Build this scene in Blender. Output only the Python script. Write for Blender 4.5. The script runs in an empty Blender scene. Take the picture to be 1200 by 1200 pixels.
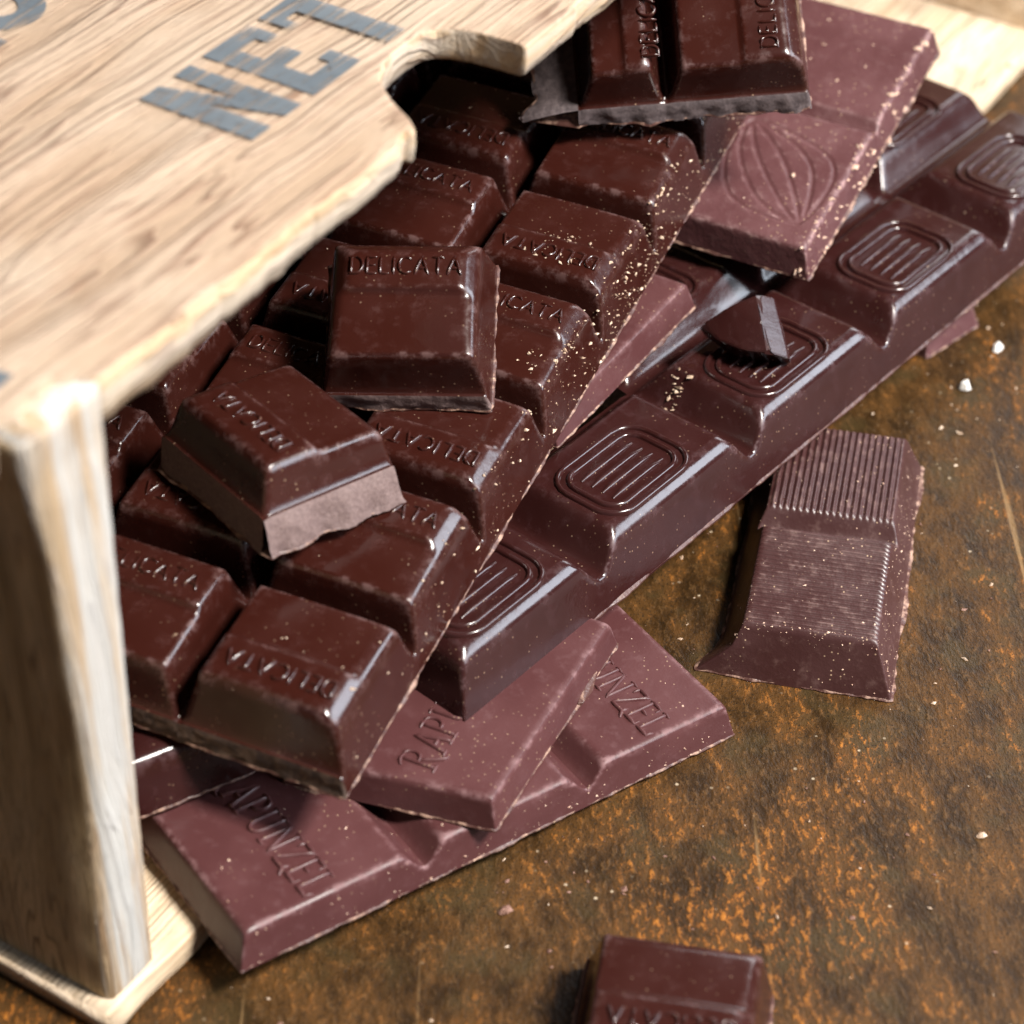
import bpy, math, random
import numpy as np
from mathutils import Matrix, Vector, noise as mn

S = 0.001                      # everything below is written in millimetres
random.seed(7)
rng = np.random.default_rng(11)
scn = bpy.context.scene
COL = scn.collection
R = math.radians

# ------------------------------------------------------------------ camera
TH = R(40.59); DIST = 400
cam = bpy.data.cameras.new('camera'); cam_o = bpy.data.objects.new('camera', cam); COL.objects.link(cam_o)
cam.sensor_width = 36; cam.lens = 83.72; cam.clip_start = 0.01; cam.clip_end = 20
cam_o.location = (0, -DIST*math.cos(TH)*S, DIST*math.sin(TH)*S)
cam_o.rotation_euler = (math.pi/2-TH, 0, 0)
cam.dof.use_dof = True; cam.dof.focus_distance = 0.366; cam.dof.aperture_fstop = 19.0
scn.camera = cam_o

# ------------------------------------------------------------------ light
world = bpy.data.worlds.new('World'); scn.world = world; world.use_nodes = True
bg = world.node_tree.nodes['Background']
bg.inputs[0].default_value = (0.80, 0.88, 1.0, 1); bg.inputs[1].default_value = 0.11

def area(name, az, el, dist, size, power, color, size_y=None):
    l = bpy.data.lights.new(name, 'AREA'); l.energy = power; l.color = color
    l.shape = 'RECTANGLE'; l.size = size; l.size_y = size_y or size
    o = bpy.data.objects.new(name, l); COL.objects.link(o)
    d = Vector((math.cos(R(az))*math.cos(R(el)), math.sin(R(az))*math.cos(R(el)), math.sin(R(el))))
    o.location = d*dist + Vector((0.02, 0, 0.02)); o.rotation_euler = d.to_track_quat('Z', 'Y').to_euler()
    return o
area('window_light', -31, 54, 0.85, 0.16, 20.0, (1.0, 0.95, 0.89))
area('low_window_light', -7, 26, 1.1, 0.85, 13.0, (0.80, 0.88, 1.0), 0.36)
area('far_window_light', 60, 29, 1.2, 0.85, 6.5, (0.93, 0.95, 1.0), 0.34)
scn.cycles.max_bounces = 5; scn.cycles.diffuse_bounces = 2; scn.cycles.glossy_bounces = 3; scn.cycles.caustics_reflective = False

vs = scn.view_settings
vs.view_transform = 'Standard'; vs.look = 'None'; vs.exposure = 0.0; vs.gamma = 1.0; vs.use_curve_mapping = False

# ------------------------------------------------------------------ materials
class NT:
    def __init__(s, name):
        s.m = bpy.data.materials.new(name); s.m.use_nodes = True
        s.t = s.m.node_tree; s.p = s.t.nodes['Principled BSDF']; s.out = s.t.nodes['Material Output']
    def n(s, typ, **kw):
        x = s.t.nodes.new(typ)
        for k, v in kw.items():
            if k in x.inputs: x.inputs[k].default_value = v
            else: setattr(x, k, v)
        return x
    def l(s, a, b): s.t.links.new(a, b)
    def coord(s, scale=(1, 1, 1), rot=(0, 0, 0), loc=(0, 0, 0)):
        c = s.n('ShaderNodeTexCoord'); mp = s.n('ShaderNodeMapping')
        mp.inputs['Scale'].default_value = scale; mp.inputs['Rotation'].default_value = rot; mp.inputs['Location'].default_value = loc
        s.l(c.outputs['Object'], mp.inputs[0]); return mp.outputs[0]
    def noise(s, vec, scale, detail=4, rough=.55, dist=0):
        x = s.n('ShaderNodeTexNoise'); x.inputs['Scale'].default_value = scale; x.inputs['Detail'].default_value = detail
        x.inputs['Roughness'].default_value = rough; x.inputs['Distortion'].default_value = dist
        s.l(vec, x.inputs['Vector']); return x.outputs['Fac']
    def ramp(s, fac, stops):
        r = s.n('ShaderNodeValToRGB'); e = r.color_ramp.elements
        while len(e) < len(stops): e.new(0.5)
        for q, (p, c) in zip(e, stops):
            q.position = p; q.color = c if len(c) == 4 else (*c, 1)
        s.l(fac, r.inputs[0]); return r.outputs[0]
    def val(s, fac, a, b, lo=0., hi=1.):
        r = s.n('ShaderNodeMapRange'); r.inputs[1].default_value = a; r.inputs[2].default_value = b
        r.inputs[3].default_value = lo; r.inputs[4].default_value = hi; r.interpolation_type = 'SMOOTHSTEP'
        s.l(fac, r.inputs[0]); return r.outputs[0]
    def mix(s, fac, a, b, mode='MIX'):
        x = s.n('ShaderNodeMix'); x.data_type = 'RGBA'; x.blend_type = mode
        for sock, v in ((x.inputs[0], fac), (x.inputs[6], a), (x.inputs[7], b)):
            if hasattr(v, 'is_linked'): s.l(v, sock)
            elif isinstance(v, (int, float)): sock.default_value = v
            else: sock.default_value = (*v, 1) if len(v) == 3 else v
        return x.outputs[2]
    def math(s, op, a, b=0.):
        x = s.n('ShaderNodeMath'); x.operation = op
        for sock, v in ((x.inputs[0], a), (x.inputs[1], b)):
            if hasattr(v, 'is_linked'): s.l(v, sock)
            else: sock.default_value = v
        return x.outputs[0]
    def bump(s, h, strength, dist):
        b = s.n('ShaderNodeBump'); b.inputs['Strength'].default_value = strength; b.inputs['Distance'].default_value = dist
        s.l(h, b.inputs['Height']); return b
    def base(s, c): s.l(c, s.p.inputs['Base Color'])
    def rough(s, c): s.l(c, s.p.inputs['Roughness'])
    def normal(s, b): s.l(b.outputs[0], s.p.inputs['Normal'])

def chocolate(name, col, bloom, r0, r1, wear=0.5, bump=.12, dust=0.5):
    """dark couverture: gloss varies, pale bloom in soft patches, scuffed arrises, fine specks of crumb dust"""
    t = NT(name); v = t.coord()
    big = t.noise(v, 70, 2, .6); mid = t.noise(v, 480, 3, .65)
    c = t.mix(t.val(big, .38, .72), col, tuple(x*1.22+.002 for x in col))
    c = t.mix(t.math('MULTIPLY', t.val(mid, .5, .8), .35), c, bloom)
    geo = t.n('ShaderNodeNewGeometry')
    edge = t.val(geo.outputs['Pointiness'], .506, .545)
    worn = t.math('MULTIPLY', edge, t.val(mid, .44, .66)); worn = t.math('MULTIPLY', worn, wear)
    c = t.mix(worn, c, tuple(min(1, x*1.9+.05) for x in bloom))
    vo = t.n('ShaderNodeTexVoronoi'); vo.inputs['Scale'].default_value = 900; t.l(v, vo.inputs['Vector'])
    gate = t.val(big, .46, .62)
    sp = t.math('MULTIPLY', t.val(vo.outputs['Distance'], .16, .08), gate)
    sp = t.math('MULTIPLY', sp, dust)
    c = t.mix(sp, c, (.42, .29, .19)); t.base(c)
    rg = t.val(big, .3, .75, r0, r1); rg = t.math('ADD', rg, t.math('MULTIPLY', worn, .35)); rg = t.math('ADD', rg, t.math('MULTIPLY', t.val(mid, .5, .75), .10)); t.rough(rg)
    h = t.math('ADD', t.math('MULTIPLY', mid, .6), t.math('MULTIPLY', big, 1.2))
    t.normal(t.bump(h, bump*2.5, .0006)); t.p.inputs['IOR'].default_value = 1.5
    return t.m
M = {}
M['dark'] = chocolate('dark_glossy_chocolate', (.0255, .0058, .0039), (.060, .024, .021), .15, .25, .40, .045, .5)
M['deep'] = chocolate('deep_glossy_chocolate', (.0230, .0062, .0056), (.058, .026, .028), .12, .22, .40, .035, .35)
M['matt'] = chocolate('satin_purple_brown_chocolate', (.062, .0215, .0215), (.115, .054, .055), .32, .46, .55, .07, .45)
M['nutty'] = chocolate('satin_nut_chocolate', (.076, .028, .029), (.155, .083, .080), .38, .52, .9, .20, .8)
M['ridged'] = chocolate('rubbed_ridged_chocolate', (.042, .0150, .0140), (.16, .09, .076), .32, .48, .15, .12, 1.0)
M['chip'] = chocolate('fresh_splinter_chocolate', (.0230, .0062, .0056), (.05, .022, .022), .16, .24, 0., .03, .1)
M['rim'] = chocolate('ragged_edge_chocolate', (.062, .024, .018), (.26, .155, .105), .40, .55, .5, .4, 1.0)

M['matt'].node_tree.nodes['Principled BSDF'].inputs['Specular IOR Level'].default_value = .32

def fracture(name, col, col2, scale=900):
    t = NT(name); v = t.coord(); a = t.noise(v, scale, 6, .68); b = t.noise(v, scale*.22, 4, .6)
    t.base(t.mix(t.val(a, .35, .7), col, col2)); t.p.inputs['Roughness'].default_value = .70
    t.normal(t.bump(t.math('ADD', a, t.math('MULTIPLY', b, 1.5)), .45, .0004)); return t.m
M['break'] = fracture('broken_chocolate', (.115, .074, .069), (.175, .118, .108), 1600)
M['break_dark'] = fracture('broken_dark_chocolate', (.060, .044, .045), (.125, .095, .095))
M['rough_break'] = fracture('crumbly_break', (.020, .010, .008), (.10, .062, .042), 700)
M['crumb'] = fracture('pale_crumb', (.30, .19, .12), (.66, .52, .39), 900)
M['crumb_choc'] = fracture('chocolate_crumb', (.12, .05, .035), (.30, .17, .12), 2500)
M['white'] = fracture('white_crumb', (.78, .74, .68), (.86, .84, .80), 2500)
M['nut'] = fracture('nut_bits', (.42, .24, .17), (.72, .55, .42), 2500)

def wood(name, axis, light, dark, streak, grain=1.0, white=0.0, bump=.5):
    """sun-bleached softwood, grain along the local axis"""
    t = NT(name)
    sc = [1, 1, 1]; sc[axis] = .035
    v = t.coord(tuple(sc)); vi = t.coord()
    warp = t.noise(t.coord(tuple(.25 if i == axis else 1 for i in range(3))), 26, 3, .5)
    addv = t.n('ShaderNodeVectorMath', operation='ADD'); t.l(v, addv.inputs[0])
    cmb = t.n('ShaderNodeCombineXYZ'); w = t.math('MULTIPLY', warp, .018)
    for i in range(3):
        if i != axis: t.l(w, cmb.inputs[i])
    t.l(cmb.outputs[0], addv.inputs[1]); vv = addv.outputs[0]
    rings = t.noise(vv, 150*grain, 2, .45); fib = t.noise(vv, 2400*grain, 3, .7); blot = t.noise(vi, 34, 4, .62, .4)
    fr = t.math('FRACT', t.math('MULTIPLY', rings, 13.)); late = t.math('MULTIPLY', t.val(fr, .55, .93), t.val(fr, 1.0, .95))
    amp = t.val(t.noise(vi, 48, 2), .35, .65, .35, 1.)
    c = t.mix(t.val(rings, .35, .65), dark, light)
    c = t.mix(t.math('MULTIPLY', t.math('MULTIPLY', late, amp), .88), c, streak)
    c = t.mix(t.math('MULTIPLY', t.val(fib, .48, .66), .50), c, tuple(x*.50 for x in dark))
    pore = t.val(t.noise(t.coord(tuple(.02 if i == axis else 1 for i in range(3))), 900, 2, .5), .66, .72); c = t.mix(t.math('MULTIPLY', pore, .6), c, tuple(x*.35 for x in dark))
    c = t.mix(t.math('MULTIPLY', t.val(blot, .42, .72), .55), c, (.42, .335, .255))
    stain = t.math('MULTIPLY', t.val(t.noise(vi, 90, 5, .7), .62, .78), .55); c = t.mix(stain, c, (.20, .11, .06))
    if white > 0:
        pw = t.math('MULTIPLY', t.val(t.noise(v, 260, 5, .65), .42, .58), white); c = t.mix(pw, c, (.42, .45, .46))
    t.base(c); t.p.inputs['Roughness'].default_value = .72; t.p.inputs['Specular IOR Level'].default_value = .3
    h = t.math('SUBTRACT', t.math('MULTIPLY', fib, .7), t.math('MULTIPLY', late, -.5)); t.normal(t.bump(h, bump, .0012)); return t.m
M['wood_top'] = wood('bleached_pine_top', 0, (.415, .310, .225), (.345, .240, .160), (.130, .062, .036))
M['wood_side'] = wood('pine_side_painted_bounce', 2, (.68, .50, .29), (.48, .34, .18), (.17, .105, .05), 1.6)  # side pine lightened in colour, standing in for light bounced into its shade
M['wood_end'] = wood('worn_painted_end', 2, (.42, .32, .21), (.36, .245, .135), (.22, .12, .055), 1.1, .65)
M['wood_floor'] = wood('pine_floor', 0, (.78, .63, .46), (.64, .49, .33), (.38, .24, .14))  # floor pine made paler: the sun's glare is put into its colour
M['wood_cut'] = wood('worn_cut_edge', 0, (.47, .345, .215), (.39, .255, .14), (.22, .12, .06), .8, .3)

def paint():
    t = NT('worn_blue_black_stencil_paint'); v = t.coord((.07, 1, 1)); vi = t.coord()
    a = t.noise(v, 900, 5, .7); b = t.noise(vi, 420, 5, .7)
    k = t.math('MAXIMUM', t.val(a, .51, .63), t.val(b, .57, .69))
    t.base(t.mix(t.noise(vi, 120), (.050, .066, .082), (.13, .15, .165))); t.p.inputs['Roughness'].default_value = .8
    tr = t.n('ShaderNodeBsdfTransparent'); mx = t.n('ShaderNodeMixShader')
    t.l(t.math('ADD', t.math('MULTIPLY', k, .66), .08), mx.inputs[0]); t.l(t.p.outputs[0], mx.inputs[1]); t.l(tr.outputs[0], mx.inputs[2]); t.l(mx.outputs[0], t.out.inputs[0])
    return t.m
M['paint'] = paint()

def rust():
    t = NT('rusty_sheet_metal'); v = t.coord()
    vr = t.coord((1, .55, 1), (0, 0, R(52))); vf_ = t.coord((1, .5, 1), (0, 0, R(55)))
    big = t.noise(vr, 26, 3, .55, .4); mid = t.noise(vr, 150, 5, .75, .25); fine = t.noise(vf_, 1000, 3, .72); sp = t.noise(v, 2600, 1, .6)
    c = t.mix(t.val(mid, .36, .64), (.021, .0096, .0022), (.070, .030, .0056))
    c = t.mix(t.math('MULTIPLY', t.val(t.noise(v, 70, 3, .65), .5, .66), .75), c, (.044, .027, .009))
    c = t.mix(t.math('MULTIPLY', t.val(fine, .52, .64), .6), c, (.090, .046, .016))
    rm = t.math('MULTIPLY', t.val(t.math('ADD', t.math('MULTIPLY', big, .40), t.math('MULTIPLY', mid, .60)), .47, .62), t.val(fine, .50, .60))
    c = t.mix(rm, c, t.mix(t.val(fine, .52, .68), (.165, .050, .005), (.31, .115, .016)))
    c = t.mix(t.math('MULTIPLY', t.val(sp, .56, .68), .8), c, (.013, .008, .004))
    vo = t.n('ShaderNodeTexVoronoi'); vo.inputs['Scale'].default_value = 330; t.l(v, vo.inputs['Vector'])
    dots = t.math('MULTIPLY', t.val(vo.outputs['Distance'], .12, .05), t.val(t.noise(v, 45, 3), .5, .66)); c = t.mix(t.math('MULTIPLY', dots, .7), c, (.50, .40, .28))
    vs3 = t.coord((1, .03, 1), (0, 0, R(-52))); scr = t.val(t.noise(vs3, 420, 2, .4), .70, .76); c = t.mix(t.math('MULTIPLY', scr, .35), c, (.36, .22, .10))
    t.base(c); t.rough(t.val(mid, .3, .7, .40, .60)); t.p.inputs['Specular IOR Level'].default_value = .24
    h = t.math('ADD', t.math('MULTIPLY', fine, .8), t.math('MULTIPLY', mid, .35)); t.normal(t.bump(h, .7, .0005)); return t.m
M['rust'] = rust()

# ------------------------------------------------------------------ helpers
def mesh(name, verts, faces, mat, smooth=True, scale=S):
    me = bpy.data.meshes.new(name)
    v = np.asarray(verts, float)*scale
    me.from_pydata(v.tolist(), [], faces); me.update()
    me.polygons.foreach_set('use_smooth', [smooth]*len(me.polygons))
    me.materials.append(mat); return me
def obj(name, me, parent=None, loc=(0, 0, 0), rz=0., matrix=None):
    o = bpy.data.objects.new(name, me); COL.objects.link(o)
    if parent: o.parent = parent
    if matrix is not None: o.matrix_basis = matrix
    else: o.location = Vector(loc)*S; o.rotation_euler = (0, 0, rz)
    return o
def tag(o, label, cat, group=None):
    o['label'] = label; o['category'] = cat
    if group: o['group'] = group
    return o
def pose(T, e):
    m = Matrix.Rotation(R(e[2]), 4, 'Z') @ Matrix.Rotation(R(e[0]), 4, 'X') @ Matrix.Rotation(R(e[1]), 4, 'Y')
    m.translation = Vector(T)*S; return m
def thing(name, label, cat, T=(0, 0, 0), e=(0, 0, 0), group=None):
    o = obj(name, None, matrix=pose(T, e)); o.empty_display_size = .01; return tag(o, label, cat, group)
def smin(a, b, k):
    h = np.clip(.5+.5*(b-a)/k, 0, 1); return b*(1-h)+a*h-k*h*(1-h)
def sstep(x, a, b):
    t = np.clip((x-a)/(b-a), 0, 1); return t*t*(3-2*t)
def n3(x, y=0., z=0.): return mn.noise(Vector((x, y, z)))
def grid_faces(nx, ny):
    return [(j*nx+i, j*nx+i+1, (j+1)*nx+i+1, (j+1)*nx+i) for j in range(ny-1) for i in range(nx-1)]

class Bar:
    """moulded tablet: bx / by are the cell borders (mm); sides 'w' = moulded wall, 'b' = broken through the valley.
    The relief z(x, y) is one continuous surface, cut along the valleys into one mesh per square."""
    def __init__(s, bx, by, t, g, wd=2.6, sl=1.9, vf=.5, sides='wwww', k=1.3, step=.45, top=None, seed=0, ch=.9, chv=None):
        s.ch, s.chv = ch, (ch if chv is None else chv)
        s.bx, s.by, s.t, s.g, s.wd, s.sl, s.vf, s.sides, s.k, s.step, s.top, s.seed = bx, by, t, g, wd, sl, vf, sides, k, step, top, seed
    def edge(s, d, kind):
        if kind == 'w': e = d*(s.t/s.wd)
        else: e = s.g+s.sl*(np.sqrt(np.maximum(0, d-s.vf*.4)**2+s.vf**2)-s.vf)
        ch = s.ch if kind == 'w' else s.chv
        # chamfered shoulder: above t-ch the wall leans back at about 45 degrees
        zc = s.t-ch; dc = zc/(s.t/s.wd) if kind == 'w' else s.vf*1.1+(zc-s.g)/s.sl
        return smin(e, zc+(d-dc)*.95, .5)
    def z(s, i, j, x, y):
        kx0 = s.sides[0] if i == 0 else 'v'; kx1 = s.sides[1] if i == len(s.bx)-2 else 'v'
        ky0 = s.sides[2] if j == 0 else 'v'; ky1 = s.sides[3] if j == len(s.by)-2 else 'v'
        a = smin(s.edge(x-s.bx[i], kx0), s.edge(s.bx[i+1]-x, kx1), .8)
        b = smin(s.edge(y-s.by[j], ky0), s.edge(s.by[j+1]-y, ky1), .8)
        z = smin(a, b, s.k)
        tp = np.full_like(z, s.t) if s.top is None else s.t+s.top(i, j, x-(s.bx[i]+s.bx[i+1])/2, y-(s.by[j]+s.by[j+1])/2)
        z = smin(z, tp, s.k*.75)
        return np.maximum(z, 0)
    def lines(s, a, b, w0, w1):
        n = max(8, int((b-a)/s.step)); l = list(np.linspace(a, b, n+1))
        if w0: l += list(a+np.array([.12, .25, .38, .6, .85, 1.1, 1.4])*1.0)
        if w1: l += list(b-np.array([.12, .25, .38, .6, .85, 1.1, 1.4])*1.0)
        l += [a+s.vf*.5, b-s.vf*.5]
        l = sorted(l); o = [l[0]]
        for q in l[1:]:
            if q-o[-1] > .07: o.append(q)
        o[-1] = b; return np.array(o)
    def zat(s, x, y):
        i = min(max(np.searchsorted(s.bx, x)-1, 0), len(s.bx)-2); j = min(max(np.searchsorted(s.by, y)-1, 0), len(s.by)-2)
        return float(s.z(i, j, np.array([x]), np.array([y]))[0])
    def build(s, root, mat, rim, brk=None, name='square', skip=(), warp=None, flare=(0, 0, 0, 0), jag=.35, rim_h=.55):
        cells = {}
        for i in range(len(s.bx)-1):
            for j in range(len(s.by)-1):
                if (i, j) in skip: continue
                xs = s.lines(s.bx[i], s.bx[i+1], i == 0 and s.sides[0] == 'w', i == len(s.bx)-2 and s.sides[1] == 'w')
                ys = s.lines(s.by[j], s.by[j+1], j == 0 and s.sides[2] == 'w', j == len(s.by)-2 and s.sides[3] == 'w')
                X, Y = np.meshgrid(xs, ys); Z = s.z(i, j, X, Y)
                cx, cy = (s.bx[i]+s.bx[i+1])/2, (s.by[j]+s.by[j+1])/2
                P = np.stack([X, Y, Z], -1).reshape(-1, 3)
                if warp: P = warp(P)
                o = obj(name, mesh(name, P-[cx, cy, 0], grid_faces(len(xs), len(ys)), mat), root, (cx, cy, 0)); cells[i, j] = o
                # walls where this cell is broken off (or its neighbour is missing)
                for side in range(4):
                    out = ((i == 0), (i == len(s.bx)-2), (j == 0), (j == len(s.by)-2))[side]
                    nb = ((i-1, j), (i+1, j), (i, j-1), (i, j+1))[side]
                    if not ((out and s.sides[side] == 'b') or nb in skip): continue
                    if side < 2: ex = np.full(len(ys), s.bx[i] if side == 0 else s.bx[i+1]); ey = ys
                    else: ex = xs; ey = np.full(len(xs), s.by[j] if side == 2 else s.by[j+1])
                    ez = s.z(i, j, ex, ey); nrm = ((-1, 0), (1, 0), (0, -1), (0, 1))[side]
                    V = []; nr = 9
                    for r in range(nr):
                        f = r/(nr-1)
                        for q in range(len(ex)):
                            am = f**.7*flare[side]*(.75+.5*n3(ex[q]*.22+s.seed, ey[q]*.22, 3))+f*(1-.3*f)*(.55*n3(ex[q]*.5, ey[q]*.5+s.seed, f*2.5)+.3*n3(ex[q]*1.7, ey[q]*1.7, f*6))
                            if r == 0: am = 0
                            V.append((ex[q]+nrm[0]*am, ey[q]+nrm[1]*am, ez[q]*(1-f)))
                    V = np.array(V)
                    if warp: V = warp(V)
                    fs = grid_faces(len(ex), nr)
                    if side in (1, 2): fs = [f[::-1] for f in fs]
                    obj('broken_face', mesh('broken_face', V-[cx, cy, 0], fs, brk or M['break']), o)
        s.rim(root, rim, skip, warp, flare, jag, rim_h)
        s.cells = cells; return cells
    def rim(s, root, mat, skip, warp, flare, jag, h):
        """the ragged film of chocolate along the foot of the bar, with its flat back"""
        pts = []
        x0, x1, y0, y1 = s.bx[0], s.bx[-1], s.by[0], s.by[-1]
        st = .4
        for a, b, nrm, sd in (((x0, y0), (x1, y0), (0, -1), 2), ((x1, y0), (x1, y1), (1, 0), 1), ((x1, y1), (x0, y1), (0, 1), 3), ((x0, y1), (x0, y0), (-1, 0), 0)):
            L = math.dist(a, b); n = int(L/st)
            for q in range(n):
                f = q/n; x, y = a[0]+(b[0]-a[0])*f, a[1]+(b[1]-a[1])*f
                am = jag*max(-.3, .3+1.5*n3(x*.13+s.seed, y*.13, 1)+.7*n3(x*.55, y*.55, 2+s.seed)) + flare[sd]*(.75+.5*n3(x*.22+s.seed, y*.22, 3))*.98
                pts.append((x+nrm[0]*am, y+nrm[1]*am))
        if skip: return
        n = len(pts); P = np.array(pts); c = P.mean(0)
        ins = [(min(max(p[0], x0+1.2), x1-1.2), min(max(p[1], y0+1.2), y1-1.2)) for p in pts]
        V = [(p[0], p[1], -.02) for p in pts]+[(p[0], p[1], h*(.45+.4*n3(p[0]*.8, p[1]*.8, 9))) for p in pts]+[(q[0], q[1], h) for q in ins]
        F = []
        for q in range(n):
            w = (q+1) % n; F += [(q, w, n+w, n+q), (n+q, n+w, 2*n+w, 2*n+q)]
        F.append(tuple(range(n))[::-1])
        V = np.array(V)
        if warp: V = warp(V)
        obj('base', mesh('base', V, F, mat), root)

def ridge(V, F, pts, w, h, closed=False, z=0.):
    """rounded raised line along a polyline in the xy plane"""
    pts = [np.array(p, float) for p in pts]; n = len(pts); b = len(V)
    prof = [(-1, -.25), (-.8, .45), (-.35, .9), (.35, .9), (.8, .45), (1, -.25)]
    for i in range(n):
        if closed: a, c = pts[i-1], pts[(i+1) % n]
        else: a, c = pts[max(i-1, 0)], pts[min(i+1, n-1)]
        d1, d2 = pts[i]-a, c-pts[i]
        l1, l2 = np.linalg.norm(d1), np.linalg.norm(d2)
        d = (d1/l1 if l1 > 1e-9 else d2/l2)+(d2/l2 if l2 > 1e-9 else d1/l1); d /= max(np.linalg.norm(d), 1e-6)
        nn = np.array([-d[1], d[0]])
        end = not closed and i in (0, n-1)
        for (s_, t_) in prof:
            q = pts[i]+nn*s_*w/2*(.55 if end else 1)+(d*(w*.3)*(1 if i else -1) if end else 0)
            V.append((q[0], q[1], z+t_*h*(.25 if end and t_ > 0 else 1)))
    m = len(prof)
    for i in range(n if closed else n-1):
        a, c = b+i*m, b+((i+1) % n)*m
        for k in range(m-1): F.append((a+k, a+k+1, c+k+1, c+k))

def arc(cx, cy, rx, ry, a0, a1, n=8): return [(cx+rx*math.cos(R(a0+(a1-a0)*i/n)), cy+ry*math.sin(R(a0+(a1-a0)*i/n))) for i in range(n+1)]
SANS = {'D': (.70, [[(0, 0), (0, 1)], [(-.06, 1), (.28, 1)]+arc(.28, .5, .40, .5, 90, -90, 10)+[(-.06, 0)]]),
 'E': (.55, [[(0, 0), (0, 1)], [(0, 1), (.5, 1)], [(0, .52), (.42, .52)], [(0, 0), (.5, 0)]]),
 'L': (.52, [[(0, 1), (0, 0), (.48, 0)]]), 'I': (.10, [[(.03, 0), (.03, 1)]]),
 'C': (.72, [arc(.42, .5, .42, .5, 48, 312, 14)]),
 'A': (.80, [[(0, 0), (.39, 1), (.78, 0)], [(.14, .33), (.64, .33)]]), 'T': (.66, [[(0, 1), (.64, 1)], [(.32, 1), (.32, 0)]])}
SERIF = {'R': (.72, [[(.12, 0), (.12, 1)], [(-.04, 0), (.28, 0)], [(-.18, .93), (-.02, 1), (.3, 1)]+arc(.3, .76, .26, .24, 90, -90, 8)+[(.12, .52)], [(.26, .52), (.50, .12), (.72, -.12), (.86, -.14)]]),
 'A': (.74, [[(.08, 0), (.40, 1), (.70, 0)], [(-.03, 0), (.2, 0)], [(.58, 0), (.84, 0)], [(.2, .36), (.6, .36)]]),
 'P': (.62, [[(.12, 0), (.12, 1)], [(-.02, 0), (.27, 0)], [(-.04, 1), (.3, 1)]+arc(.3, .74, .26, .26, 90, -90, 8)+[(.12, .48)]]),
 'U': (.74, [[(.10, 1), (.10, .32)]+arc(.36, .30, .26, .30, 180, 360, 8)+[(.62, 1)], [(-.03, 1), (.23, 1)], [(.5, 1), (.75, 1)]]),
 'N': (.80, [[(.10, 0), (.10, 1), (.66, 0), (.66, 1)], [(-.03, 0), (.23, 0)], [(.54, 1), (.80, 1)], [(-.04, 1), (.12, 1)]]),
 'Z': (.66, [[(.04, .8), (.06, 1), (.62, 1), (.02, 0), (.62, 0), (.80, -.16)], [(.62, 0), (.62, .18)]]),
 'E': (.58, [[(.10, 0), (.10, 1)], [(-.02, 1), (.5, 1), (.5, .86)], [(.1, .52), (.42, .52)], [(-.02, 0), (.54, 0), (.54, .15)]]),
 'L': (.56, [[(.10, 0), (.10, 1)], [(-.03, 1), (.25, 1)], [(-.02, 0), (.54, 0), (.58, .2)]])}
def resample(p, st):
    out = [p[0]]
    for a, b in zip(p[:-1], p[1:]):
        n = max(1, int(math.dist(a, b)/st))
        out += [(a[0]+(b[0]-a[0])*k/n, a[1]+(b[1]-a[1])*k/n) for k in range(1, n+1)]
    return out
def lettering(text, font, width, cap, sw, sh, mat, gap=.24):
    """list of (letter mesh, x offset); one mesh for every different letter"""
    tot = sum(font[c][0] for c in text)+gap*(len(text)-1); x = -tot/2; kx = width/tot; out = []; seen = {}
    for ch in text:
        w, strokes = font[ch]
        if ch not in seen:
            V, F = [], []
            for st in strokes:
                P = [(p[0]*kx, (p[1]-.5)*cap) for p in st]; run = [P[0]]
                for a in range(1, len(P)):          # split at sharp corners so each arm keeps its width
                    run.append(P[a])
                    if a < len(P)-1:
                        d1 = np.subtract(P[a], P[a-1]); d2 = np.subtract(P[a+1], P[a])
                        if np.dot(d1, d2)/(np.linalg.norm(d1)*np.linalg.norm(d2)+1e-9) < .6:
                            ridge(V, F, resample(run, .45), sw, sh); run = [P[a]]
                ridge(V, F, resample(run, .45), sw, sh)
            seen[ch] = mesh('letter', V, F, mat)
        out.append((seen[ch], x*kx)); x += w+gap
    return out
def set_text(letters_, parent, loc, rz):
    for me, dx in letters_:
        obj('letter', me, parent, (loc[0]+dx*math.cos(rz), loc[1]+dx*math.sin(rz), loc[2]), rz)
def rrect(w, h, r, n=5):
    p = []
    for cx, cy, a in ((w/2-r, h/2-r, 0), (-w/2+r, h/2-r, 90), (-w/2+r, -h/2+r, 180), (w/2-r, -h/2+r, 270)): p += arc(cx, cy, r, r, a, a+90, n)
    return resample(p+[p[0]], 1.5)[:-1]

def box(V, F, x0, x1, y0, y1, z0, z1):
    b = len(V); V += [(x, y, z) for z in (z0, z1) for y in (y0, y1) for x in (x0, x1)]
    F += [(b, b+2, b+3, b+1), (b+4, b+5, b+7, b+6), (b, b+1, b+5, b+4), (b+2, b+6, b+7, b+3), (b, b+4, b+6, b+2), (b+1, b+3, b+7, b+5)]

# ------------------------------------------------------------------ table
V, F = [], []
n = 40
for j in range(n+1):
    for i in range(n+1): V.append((-700+1400*i/n, -600+1500*j/n, .0))
tb = obj('table_top', mesh('table_top', V, grid_faces(n+1, n+1), M['rust'])); tb['kind'] = 'structure'

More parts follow.
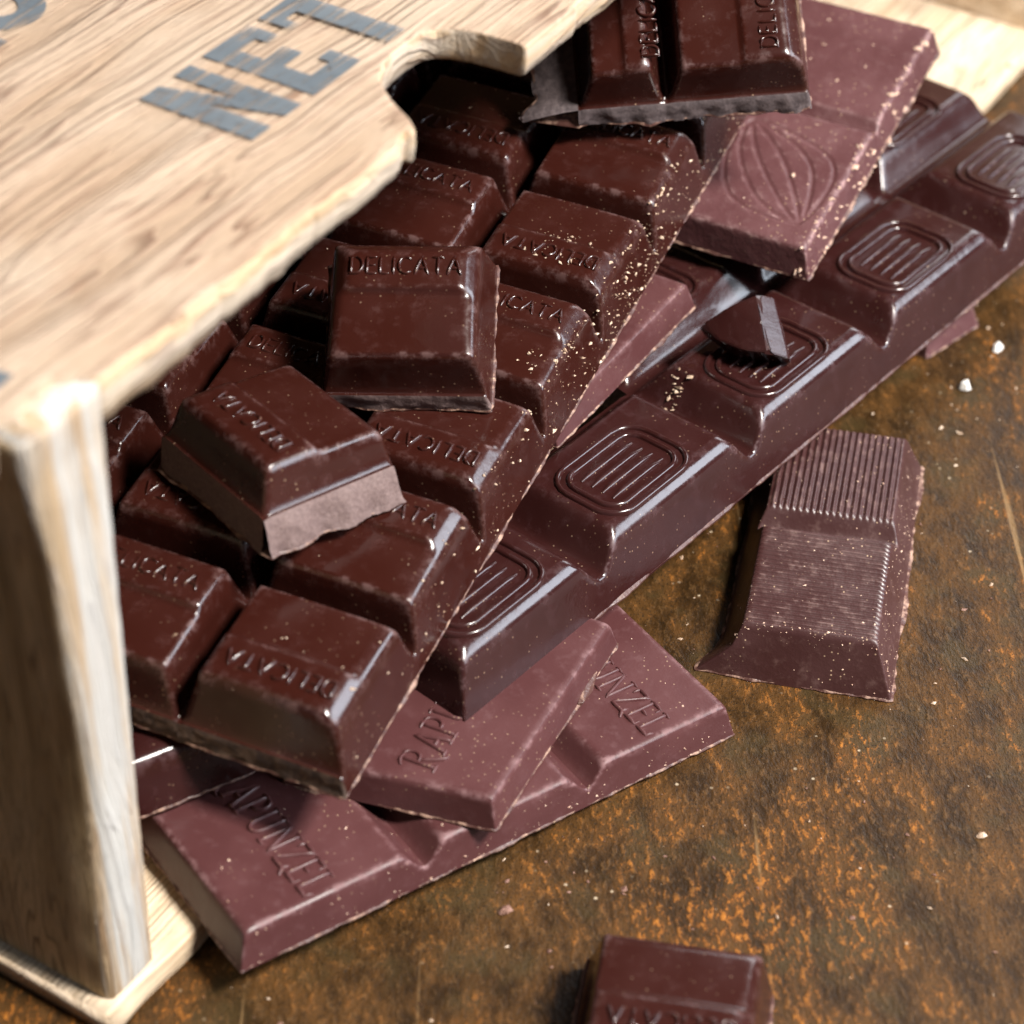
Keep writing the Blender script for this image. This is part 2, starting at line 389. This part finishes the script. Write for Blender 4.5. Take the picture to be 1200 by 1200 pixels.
# ------------------------------------------------------------------ crate (local x along the mouth, y into the crate)
LX, DY, HT = 318., 165., 100.
crate = thing('wooden_crate', 'weathered pale pine crate with faded black stencilled letters, lying open towards the chocolate', 'crate', (-53.27, -106.2, 0), (0, 0, math.degrees(.999)))
NK = [(0, 0), (1.2, .6), (2.4, 2.0), (5, 6.5), (8.3, 10.9), (10.4, 12.4), (12.9, 13.4), (16, 14.2), (19, 14.3), (21.5, 13.8), (23.6, 12.6), (25.0, 10.5), (25.8, 7.5), (26.2, 3.5), (26.4, 0)]
def front(u):
    k = u-75.4; e = .55*n3(u*.09, 2.2)+.25*n3(u*.33, 7)+.14*n3(u*1.1, 1)+.9*max(0, n3(u*.21, 13)-.18)+.8*max(0, n3(u*.8, 17)-.3)
    if u < 14.5: e += (3.6+2.2*n3(u*.35, 4)+1.2*n3(u*1.1, 6))*sstep(14.5-u, 0, 2.2)
    if 0 < k < 26.4: return float(np.interp(k, [p[0] for p in NK], [p[1] for p in NK]))*(1)+e*.5
    if -2.2 < k <= 0: e += .9*(k+2.2)/2.2
    return e
us = sorted(set([round(x, 3) for x in np.concatenate([np.arange(-1.2, 75, .5), np.arange(75, 80, .22), np.arange(80, 98, .4), np.arange(98, 102.6, .08), np.arange(102.6, 150, .9), np.arange(150, LX+3, 4)])]))
prof_cache = []
V = []
for u in us:
    f = front(u); th = 6.6-1.7*sstep(u, 10, 80)+.25*n3(u*.2, 5); zt = HT+.35*n3(u*.06, 3)
    w = .35*n3(u*.22, 11)
    row = [(DY, zt-th), (f+1.0, zt-th), (f+.35, zt-th+.35), (f+.05+w*.3, zt-th*.62), (f-.05+w*.5, zt-th*.35), (f+.05, zt-.55), (f+.25+.2*w, zt-.16), (f+.7, zt-.03), (f+3, zt), (20, zt), (40, zt), (70, zt), (110, zt), (DY, zt)]
    row = [(y if y >= f+1.3 or y == DY else y, z) for y, z in row]
    V += [(u, y, z) for y, z in row]
m = 14
allF = grid_faces(m, len(us))
cutF = [f for k, f in enumerate(allF) if 1 <= k % (m-1) <= 5]; topF = [f for k, f in enumerate(allF) if not 1 <= k % (m-1) <= 5]
for L_ in (topF, cutF):
    for q in range(len(L_)): L_[q] = L_[q][::-1]
V = np.array(V)
tbm = mesh('top_board', V, topF+cutF, M['wood_top']); tbm.materials.append(M['wood_cut'])
for q in range(len(topF), len(topF)+len(cutF)): tbm.polygons[q].material_index = 1
top = obj('top_board', tbm, crate)
# left side board: shaded outer face with bounce light put into its colour, pale worn end at the mouth
def side_board(u_out, u_in, z0, z1, v0, v1, name, endmat, sidemat, flip=False):
    V = []; nz = 60; rows = []
    for k in range(nz+1):
        f = k/nz; z = z0+(z1-z0)*f
        uo, ui = u_out(f), u_in(f); a = .5*n3(z*.12, 3, u_out(0)); b = .35*n3(z*.3, 8, u_out(0))
        V += [(uo, v1, z), (uo, v0+40, z), (uo, v0+8, z), (uo+.1+a*.2, v0+1.2+a*.4, z), (uo+.7+b, v0+.2, z), (uo+(ui-uo)*.35, v0+.3*n3(z*.2, 1), z), (uo+(ui-uo)*.7, v0+.3*n3(z*.2, 5), z), (ui-.6+b*.5, v0+.15, z), (ui, v0+.9, z), (ui, v0+8, z), (ui, v1, z)]
    m = 11; F = grid_faces(m, nz+1)
    F += [tuple(range(nz*m, nz*m+m))]
    me = mesh(name, V, F, sidemat); me.materials.append(endmat)
    for q, p in enumerate(me.polygons):
        if q == len(me.polygons)-1 or 3 <= q % (m-1) <= 7: p.material_index = 1
    o = obj(name, me, crate); return o
side_board(lambda f: .2+2.6*sstep(f, 0, .5)-1.9*sstep(f, .75, 1), lambda f: 9.4+5.2*f, 5, 99.4, 0, DY-8, 'side_board', M['wood_end'], M['wood_side'])
side_board(lambda f: LX-10., lambda f: LX+1., 5, 93.6, 0, DY-8, 'end_board', M['wood_end'], M['wood_floor'])
# floor and back
def plank(name, x0, x1, y0, y1, z0, z1, mat, seed=0):
    nx = 90; V = []
    for i in range(nx+1):
        x = x0+(x1-x0)*i/nx; a = .5*n3(x*.1, seed)+.25*n3(x*.4, seed+3)
        V += [(x, y1, z0), (x, y0+a+.6, z0), (x, y0+a, z0+.6), (x, y0+a+.1, z1-1.0), (x, y0+a+.8, z1-.15), (x, y0+a+2, z1), (x, (y0+y1)/2, z1), (x, y1-.5, z1), (x, y1, z1-.5), (x, y1, z0)]
    F = [f[::-1] for f in grid_faces(10, nx+1)]; F += [tuple(range(10)), tuple(range(nx*10, nx*10+10))[::-1]]
    return obj(name, mesh(name, V, F, mat), crate)
plank('floor_board', -1.5, LX+2, -1.4, 82, .2, 4.8, M['wood_floor'], 1)
plank('floor_board', -1.5, LX+2, 83, DY, .2, 4.8, M['wood_floor'], 5)
plank('back_board', 0, LX, DY-7.5, DY-.5, 5, 93.4, M['wood_side'], 9)
# stencilled letters: sheets just above the top board
def letters(polys, name, parent):
    V, F = [], []
    for P in polys:
        b = len(V); V += [(x, y, HT+.42) for x, y in P]; F.append(tuple(range(b, b+len(P))))
    return obj(name, mesh(name, V, F, M['paint'], False), parent)
def Rk(u0, u1, v0, v1): return [(u0, v0), (u1, v0), (u1, v1), (u0, v1)]
vb, vt_ = 15.8, 34.2
letters([[(62.6, vb), (66.4, vb), (66.4, 26.5), (69.6, vb), (72.9, vb), (72.9, vt_), (69.6, vt_), (69.6, 23.5), (66.4, vt_), (62.6, vt_)]], 'stencil_letter', top)
letters([[(75.6, vb), (86.2, vb), (86.2, vb+5.2), (83.6, vb+5.2), (83.6, vb+3.3), (79.4, vb+3.3), (79.4, 23.6), (83.6, 23.6), (83.6, 26.8), (79.4, 26.8), (79.4, vt_-3.2), (83.2, vt_-3.2), (83.2, vt_-5.2), (85.6, vt_-5.2), (85.6, vt_), (75.6, vt_)]], 'stencil_letter', top)
letters([[(92.2, vb), (96.2, vb), (96.2, vt_-3.2), (98.6, vt_-3.2), (98.6, vt_-5.6), (100.4, vt_-5.6), (100.4, vt_), (87.8, vt_), (87.8, vt_-5.6), (89.6, vt_-5.6), (89.6, vt_-3.2), (92.2, vt_-3.2)]], 'stencil_letter', top)
ro = arc(71.0, 71.5, 8.0, 12.2, 0, 356, 60); ri = arc(71.0, 71.5, 3.9, 8.3, 0, 356, 60)
letters([ro+ri[::-1]], 'stencil_letter', top)
letters([[(54.5, 58.6), (64.6, 58.6), (64.6, 61.8), (58, 61.8), (58, 77), (54.5, 77)]], 'stencil_letter', top)
letters([[(3.2, 7.6), (9.4, 8.2), (9.0, 10.8), (3.6, 10.2)]], 'stencil_letter', top)

# ------------------------------------------------------------------ chocolate bar with lettered squares (the large one lying across)
AX, AY, AT, AG = 25.57, 23.37, 12.75, 3.3
def lettered_top(parity):
    def f(i, j, x, y):
        s = -1 if (i+j+parity) % 2 == 0 else 1          # panel at the front (-1) or at the back (+1)
        yy = y*s
        pan = sstep(yy, .5, 1.7)
        return -.95*(1-pan)-.0045*np.maximum(0, -yy)**2-.0016*x*x
    return f
LET = lettering('DELICATA', SANS, 16.2, 2.7, .55, .50, M['dark'])
def add_lettering(o, s, zt=AT, dx=.2):
    # panel centre sits 4.6 mm from the middle of the square
    set_text(LET, o, (dx, s*5.0, zt-.06), 0 if s > 0 else math.pi)
A = thing('chocolate_bar', 'big dark chocolate bar of lettered squares running from the crate corner to the top', 'chocolate bar', (-22.09, -85.04, 22.51), (5.99, 2.05, -23.43))
barA = Bar([-3*AX, -2*AX, -AX, 0.], [AY*j for j in range(9)], AT, AG, wd=2.4, sl=4.6, vf=.6, sides='wwbw', top=lettered_top(0), k=.95, ch=2.3, chv=.75)
for (i, j), o in barA.build(A, M['dark'], M['rim'], M['rough_break'], flare=(0, 0, .9, 0), jag=.42).items():
    add_lettering(o, -1 if (i+j) % 2 == 0 else 1)

# loose broken lettered squares share the relief
def loose(name, label, T, e, parity, sides, flare, seed, brk=None, mat='dark', warp=None, group='broken-off lettered squares', wd=2.4, g=AG):
    o = thing(name, label, 'chocolate piece', T, e, group)
    b = Bar([-AX/2, AX/2], [-AY/2, AY/2], AT, g, wd=wd, sl=4.6, vf=.6, sides=sides, top=lettered_top(parity), seed=seed, k=.95, ch=2.3, chv=.75)
    c = b.build(o, M[mat], M['rim'], brk or M['break'], flare=flare, jag=.4, warp=warp)
    add_lettering(c[0, 0], -1 if parity % 2 == 0 else 1); return o
loose('chocolate_square', 'loose dark square with upright embossed name, tilted up on the middle of the big bar', (-15.26, -13.56, 46.65), (26.2, -1.8, -2.3), 1, 'wwbw', (0, 0, .8, 0), 3)
loose('chocolate_square', 'loose dark square with a broad pale greyish broken face, beside the crate opening', (-33.23, -40.48, 40.39), (-4.8, -2.2, -50.9), 0, 'bbbw', (1.0, 2.2, .6, 0), 8, g=5.8)
loose('chocolate_square', 'single dark square cut off by the bottom edge of the picture', (20.84, -110.2, .1), (0, 0, -10.3), 0, 'bwbw', (.5, 0, .5, 0), 21)

# ------------------------------------------------------------------ bar with nested-loop emblem squares
BX, BY, BT, BG, BE = 26.82, 38.81, 11.11, 5.6, 29.86
Bt = thing('chocolate_bar', 'long dark bar with looped line emblems on its squares, sloping up to the right', 'chocolate bar', (-4.48, -61.68, 14.0), (-.65, .12, -39.91))
barB = Bar([-2*BX, -BX, 0.], [-3.6, BE, BE+BY, BE+2*BY, BE+3*BY, BE+4*BY], BT, BG, wd=3.0, sl=1.5, vf=1.0, k=1.0, step=.4, seed=4, ch=1.7, chv=1.2)
def ridge_mesh(p, closed):
    V, F = [], []; ridge(V, F, p, 1.05, .72, closed); return mesh('ridge', V, F, M['deep'])
LOOPS = [ridge_mesh(rrect(14.0, 20.6, 4.4), True), ridge_mesh(rrect(10.6, 17.0, 3.0), True)]
LINE = ridge_mesh(resample([(0, -6.0), (0, 6.0)], 2), False)
for (i, j), o in barB.build(Bt, M['deep'], M['rim'], skip=((0, 0), (0, 1)), jag=.3).items():
    cx, cy = 2.4, (-2.6 if j else -2.0)
    for me in LOOPS: obj('ridge', me, o, (cx, cy, BT-.05))
    for q in range(4): obj('ridge', LINE, o, (cx+(q-1.5)*2.05, cy, BT-.05))
# its own ragged foot on the two visible long sides
def foot(root, pts, nrm, mat, jag, seed, h=.6):
    V, F = [], []; n = len(pts)
    for p in pts:
        am = jag*max(-.3, .3+1.5*n3(p[0]*.13+seed, p[1]*.13, 1)+.7*n3(p[0]*.55, p[1]*.55, 2+seed))
        q = (p[0]+nrm[0]*am, p[1]+nrm[1]*am); r = (p[0]-nrm[0]*.5, p[1]-nrm[1]*.5)
        V += [(r[0], r[1], -.02), (q[0], q[1], -.02), (q[0], q[1], h*.5), (r[0], r[1], h*1.6)]
    F = grid_faces(4, n)
    return obj('base', mesh('base', V, F, mat, False), root)
foot(Bt, [(0, y) for y in np.arange(-3.6, BE+4*BY, .6)], (1, 0), M['rim'], .25, 3)
foot(Bt, [(x, -3.6) for x in np.arange(-BX, .1, .6)], (0, -1), M['rim'], .25, 5)

# ------------------------------------------------------------------ pale matt bars with a name across every segment
C = thing('chocolate_bar', 'paler matt bar with a name along each segment, lowest, lying half on the table', 'chocolate bar', (-36.28, -101.93, 6.0), (1.44, 4.01, 35.44))
CT = 5.9
barC = Bar([0, 30.2, 58.6, 86.2], [0, 44.], CT, 2.9, wd=1.5, sl=1.25, vf=.7, k=.8, step=.5, seed=6, ch=.35)
RAP = lettering('RAPUNZEL', SERIF, 26.0, 5.2, .72, .52, M['matt'], gap=.16)
for (i, j), o in barC.build(C, M['matt'], M['rim'], jag=.35).items():
    set_text(RAP, o, (-1.0 if i == 0 else .6, -6.4, CT-.03), -math.pi/2)
D = thing('chocolate_bar', 'smaller matt piece with curly lettering wedged under the two big bars', 'chocolate bar', (-2.27, -79.71, 9.3), (.07, 2.77, -23.1))
DT = 5.3
def warpD(P):
    P = np.array(P, float).copy(); x = P[:, 0].copy(); y = P[:, 1].copy()
    P[:, 1] = y+.16*x*(1-y/38); P[:, 0] = x+.05*y; return P
barD = Bar([-31., 0], [0, 42.], DT, 2.9, wd=1.3, sl=1.2, vf=.6, k=.7, step=.5, seed=9, ch=.35)
for q, o in barD.build(D, M['matt'], M['rim'], warp=warpD, jag=.35, name='segment').items():
    set_text(RAP, o, (-13.3+15.5, 15.2-21, DT-.03), math.pi/2)
E_ = thing('chocolate_bar', 'thin pale broken slab squeezed between the big bar and the emblem bar', 'chocolate bar', (30.88, 23.17, 25.6), (.88, -1.36, -32.65))
Bar([-20, 0], [-44., 0], 5.2, 2.5, wd=1.2, vf=.5, k=.8, step=.6, seed=12, ch=.35).build(E_, M['matt'], M['rim'], jag=.5, name='segment')

# pale nutty bar with an engraved cocoa pod, upper right
Fb = thing('chocolate_bar', 'pale pinkish bar with engraved cocoa pod and nutty rough edge, upper right', 'chocolate bar', (50.25, 28.5, 27.1), (9.44, 1.48, -26.43))
def pod_curves():
    c = []
    cx, cy = -13.2, 17.4
    for k, wv in enumerate((-9.4, -5.8, -2.0, 2.0, 5.8, 9.4)):
        p = []
        for q in range(31):
            s = q/30; l = -14+28*s; bul = math.sin(math.pi*min(1, max(0, s)))**.75
            p.append((wv*bul*(1+.08*math.sin(7*s+k)), l))
        a = R(38); c.append([(cx+x*math.cos(a)-y*math.sin(a), cy+x*math.sin(a)+y*math.cos(a)) for x, y in p])
    return c
PC = [np.array(resample(p, .3)) for p in pod_curves()]
def podtop(i, j, x, y):
    if j != 0: return np.zeros_like(x)
    X, Y = x+(-29/2), y+(34.8/2); d = np.full(X.shape, 9.)
    for p in PC:
        for q in p[::1]: d = np.minimum(d, np.hypot(X-q[0], Y-q[1]))
    return -.30*(1-sstep(d, .10, .48))
barF = Bar([-29., 0], [0, 34.8, 65.8], 6.2, 5.0, wd=1.3, sl=1.0, vf=.5, k=.7, step=.33, seed=15, ch=.35, top=podtop)
barF.build(Fb, M['nutty'], M['rim'], jag=.6, name='segment')

# broken double square at the top
G = thing('chocolate_bar', 'broken chunk of lettered squares with ragged grey underside, resting on top near the upper edge', 'chocolate bar', (25.41, 38.42, 54.3), (34.2, -4.5, 5.0))
def gtop(i, j, x, y):
    return -.75*(1-sstep(x, .2, .8))-.0016*y*y
barG = Bar([-AY*.62, 0, AY*1.03], [0, AX, 2*AX], AT*.92, AG, wd=2.4, sl=4.4, vf=.6, sides='bwbb', top=gtop, seed=30, k=.95, ch=2.3, chv=.75)
for q, o in barG.build(G, M['dark'], M['rim'], M['break_dark'], flare=(11, 0, 2.2, 0), jag=.35).items():
    set_text(LET, o, (4.8, 0, AT*.92-.06), math.pi/2)
# dark chunk under the big bar beside the crate post
J = thing('chocolate_square', 'shaded glossy piece under the front corner of the big bar, next to the crate post', 'chocolate piece', (-44.5, -76.8, 13.2), (0, 2.5, 32))
Bar([-26, 16], [0, 30], 9.0, 4., wd=2.2, k=1.6, sides='wwww', seed=17).build(J, M['deep'], M['rim'], jag=.3)

# ribbed two-segment piece on the table
P4 = thing('chocolate_piece', 'ribbed two-part chocolate piece, dusty with crumbs, lying alone on the rusty table', 'chocolate piece', (31.6, -39.2, .05), (0, 0, -12.1))
def ribs(i, j, x, y):
    w = np.where(np.abs(x) < 11.2, 1, 0)
    if j == 0: return np.where((np.abs(y) < 12.0) & (w > 0), .19*np.sin(y*2*math.pi/1.02), 0.)-.05
    return np.where((np.abs(y) < 12.2) & (w > 0), .20*np.sin(x*2*math.pi/1.08), 0.)
barP = Bar([0, 27.3], [0, 29.4, 57.6], 9.0, 6.0, wd=3.4, sl=1.6, vf=.5, k=.8, step=.127, ch=.4, seed=40, top=ribs)
def warpP(P):
    P = np.array(P, float).copy(); q = np.exp(-((P[:, 0])**2+(P[:, 1])**2)/30.)*np.clip(1-P[:, 2]/5, 0, 1)
    P[:, 0] -= 3.4*q; P[:, 1] += .6*q; return P
barP.build(P4, M['ridged'], M['rim'], jag=.5, warp=warpP, name='segment')

# small curved splinter lying on the emblem bar
def hull(name, pts, mat, parent=None, bev=.25, sub=0):
    import bmesh
    bm = bmesh.new()
    for p in pts: bm.verts.new(Vector(p)*S)
    bmesh.ops.convex_hull(bm, input=bm.verts)
    bmesh.ops.delete(bm, geom=[v for v in bm.verts if not v.link_faces], context='VERTS')
    if bev: bmesh.ops.bevel(bm, geom=list(bm.edges), offset=bev*S, segments=2, profile=.5, affect='EDGES')
    me = bpy.data.meshes.new(name); bm.to_mesh(me); bm.free(); me.materials.append(mat)
    return me
sp = thing('chocolate_splinter', 'small curved dark splinter with one bright side lying on the long emblem bar', 'chocolate piece', (37.6, 12.6, 27.6), (34, -4, -8))
me = hull('body', [(-6.8, .2, 1.5), (-5.8, 1.0, 2.6), (-2, 3.4, 4.2), (2.6, 5.6, 4.6), (3.6, .5, 4.9), (5.4, -4.6, 4.6), (1.2, -4.2, 4.0), (-3.6, -2.2, 3.0), (5.2, 6.0, 2.4), (6.6, .8, 2.4), (8.6, -4.4, 2.0), (-6.2, .2, -2), (3, 5, -2), (8.6, -4, -2), (0, -3.8, -2), (5.4, 5.4, -2)], M['chip'], bev=.4)
obj('body', me, sp)

# slivers
def sliver(label, T, e, L, w, h, mat, cat='chocolate flake', name='chocolate_flake'):
    pts = [(-L/2, -w*.3, 0), (-L/2, w*.25, 0), (L/2, -w*.5, 0), (L/2, w*.4, 0), (-L/2+.4, 0, h*.7), (L/2-.5, .1*w, h), (0, -w*.5, h*.8), (0, w*.5, h*.5), (.1*L, w*.55, 0), (0, -w*.6, 0)]
    o = obj(name, hull(name, pts, mat, bev=.08), matrix=pose(T, e)); return tag(o, label, cat)
sliver('thin chocolate sliver standing beside lettering on the lowest bar', (11.0, -51.5, 9.6), (60, 0, 72), 7.5, 1.6, 1.0, M['rim'])
sliver('tiny pale flake lying alone on the table at lower right', (68.0, -72.2, .1), (0, 0, 25), 1.7, 1.0, .5, M['crumb'], 'crumb', 'crumb')
sliver('reddish chip on the table under the front edge of lowest bar', (-1, -86.2, .1), (0, 0, 30), 2.2, 1.3, .8, M['crumb_choc'], 'chocolate flake')
sliver('reddish chip on the table by the foot of the crate corner', (-44.0, -113.5, .1), (0, 0, 70), 2.4, 1.5, .9, M['crumb_choc'], 'chocolate flake')
sliver('round white crumb on the table near the far end of the emblem bar', (80.8, 34.0, .2), (0, 0, 10), 2.1, 1.9, 1.7, M['white'], 'crumb', 'crumb')
sliver('white crumb at the right edge of the picture beside the emblem bar', (88.5, 45.5, .2), (0, 0, 60), 2.6, 1.6, 1.2, M['white'], 'crumb', 'crumb')
K = thing('chocolate_bar', 'pale slab end peeking out from beneath the far part of the emblem bar', 'chocolate bar', (79.6, 46.5, .1), (0, -2, -47))
Bar([-34, 0], [-6, 9], 6.0, 3, wd=1.4, k=.8, step=.7, seed=50).build(K, M['nutty'], M['rim'], jag=.4, name='segment')

# ------------------------------------------------------------------ crumbs
def crumb_cloud(name, label, pts, mat, parent=None, matrix=None):
    V, F = [], []
    for (p, s) in pts:
        b = len(V); q = rng.normal(size=(6, 3)); base = np.array([(1, 0, 0), (-1, 0, 0), (0, 1, 0), (0, -1, 0), (0, 0, 1), (0, 0, -1.)])
        st = np.array([rng.uniform(.6, 1.7), rng.uniform(.5, 1.1), rng.uniform(.4, .8)]); a = rng.uniform(0, 6.28)
        c, sn = math.cos(a), math.sin(a); vv = (base+q*.22)*st*s*.5; vv = vv@np.array([[c, sn, 0], [-sn, c, 0], [0, 0, 1]])
        V += (vv+np.array(p)).tolist(); F += [(b+i, b+j, b+k) for i, j, k in ((0, 2, 4), (2, 1, 4), (1, 3, 4), (3, 0, 4), (2, 0, 5), (1, 2, 5), (3, 1, 5), (0, 3, 5))]
    o = obj(name, mesh(name, V, F, mat, False), matrix=matrix); tag(o, label, 'crumbs'); o['kind'] = 'stuff'; return o
mA = A.matrix_basis
def size(lo=.12, hi=.8): return lo+(hi-lo)*rng.random()**3.2
pts = []
for _ in range(430):                                   # right-hand wall, thickest towards the far squares
    y = AY*8*rng.beta(2.6, 1.6)*.93; d = rng.random()**1.1*3.0
    pts.append(((-d, y, barA.zat(-d, y)+.05), size(.12, 1.0)))
for _ in range(170):
    x = -rng.random()**1.3*2*AX; y = AY*8*rng.random()*.93; pts.append(((x, y, barA.zat(x, y)+.05), size(.1, .5)))
for (x0, y0, sx, sy, n_) in ((-12, 104.5, 2.2, 1.2, 26), (-9.5, 99.5, 3, 1.3, 26), (-5, 77, 1.5, 1.5, 18), (-2, 84, .8, 3, 30), (-1, 112, .7, 10, 60), (-.4, 103, .5, 8, 50)):
    for _ in range(n_):
        x, y = min(-.1, x0+rng.normal()*sx), y0+rng.normal()*sy; pts.append(((x, y, barA.zat(x, y)+.08), size(.15, 1.0)))
crumb_cloud('crumbs', 'golden crumbs sprinkled over the big lettered bar', pts, M['crumb'], matrix=mA.copy())
pts = []
for _ in range(60):
    x, y = -rng.random()*25, 20+rng.random()*140; pts.append(((x, y, barB.zat(x, y)+.05), size(.1, .5)))
for _ in range(30):
    x, y = -19+rng.normal()*.9, 71+rng.normal()*1.4; pts.append(((x, y, barB.zat(x, y)+.2), size(.3, 1.2)))
for _ in range(30):
    x, y = -10.5+rng.normal()*2.5, 84+rng.normal()*3; pts.append(((x, y, barB.zat(x, y)+.35), size(.2, .8)))
for _ in range(70):
    y = rng.random()*120; pts.append(((-.2, y, .3), size(.12, .5)))
crumb_cloud('crumbs', 'golden crumbs scattered on the emblem bar', pts, M['crumb'], matrix=Bt.matrix_basis.copy())
pts = []
for _ in range(150):
    y = rng.random()*64; d = rng.random()**1.5*2.4; pts.append(((-d, y, barF.zat(-d, y)+.05), size(.3, 1.4)))
for _ in range(60):
    x, y = -rng.random()*26, rng.random()*60; pts.append(((x, y, barF.zat(x, y)+.05), size(.15, 1.0)))
crumb_cloud('crumbs', 'nut bits crusting the edge of the pale pod bar', pts, M['nut'], matrix=Fb.matrix_basis.copy())
pts = []
for _ in range(80):
    x, y = rng.random()*86, rng.random()*30; pts.append(((x, y, barC.zat(x, y)+.03), size(.1, .5)))
for _ in range(160):
    x, y = rng.random()*86, rng.random()**2*1.3; pts.append(((x, y, barC.zat(x, y)+.03), size(.1, .55)))
crumb_cloud('crumbs', 'pale crumbs on the lowest matt bar', pts, M['nut'], matrix=C.matrix_basis.copy())
pts = []
for _ in range(420):
    x, y = rng.random()*27, rng.random()*57
    if rng.random() < .55: (x, y) = (24+rng.random()*3.2, y) if rng.random() < .6 else (x, 2.5+rng.random()*1.8)
    pts.append(((x, y, barP.zat(x, y)+.03), size(.1, .5)))
crumb_cloud('crumbs', 'pale crumbs dusting the ribbed piece', pts, M['nut'], matrix=P4.matrix_basis.copy())
pts = []
for _ in range(420):
    pts.append(((rng.uniform(-40, 125), rng.uniform(-115, 120), .1), size(.12, 1.0)))
for _ in range(130):
    pts.append(((rng.uniform(70, 130), rng.uniform(20, 120), .15), size(.2, 1.6)))
crumb_cloud('crumbs', 'light crumbs strewn on the rusty table', pts, M['crumb'])
pts = []
for _ in range(90): pts.append(((rng.uniform(240, 300), rng.uniform(-1, 40), 4.9), size(.2, 1.8)))
crumb_cloud('crumbs', 'pale crumbs on the crate floor at the far end', pts, M['crumb'], matrix=crate.matrix_basis.copy())
pts = []
for cx, cy, sx, sy, n_ in ((45, -15, 16, 30, 60), (5, -80, 30, 10, 70), (20, -110, 16, 12, 40), (70, 0, 18, 30, 50), (-38, -112, 8, 5, 20)):
    for _ in range(n_): pts.append(((cx+rng.normal()*sx, cy+rng.normal()*sy, .1), size(.15, 1.1)))
crumb_cloud('chocolate_shavings', 'tiny dark chocolate shavings around the pieces on the table', pts, M['crumb_choc'])
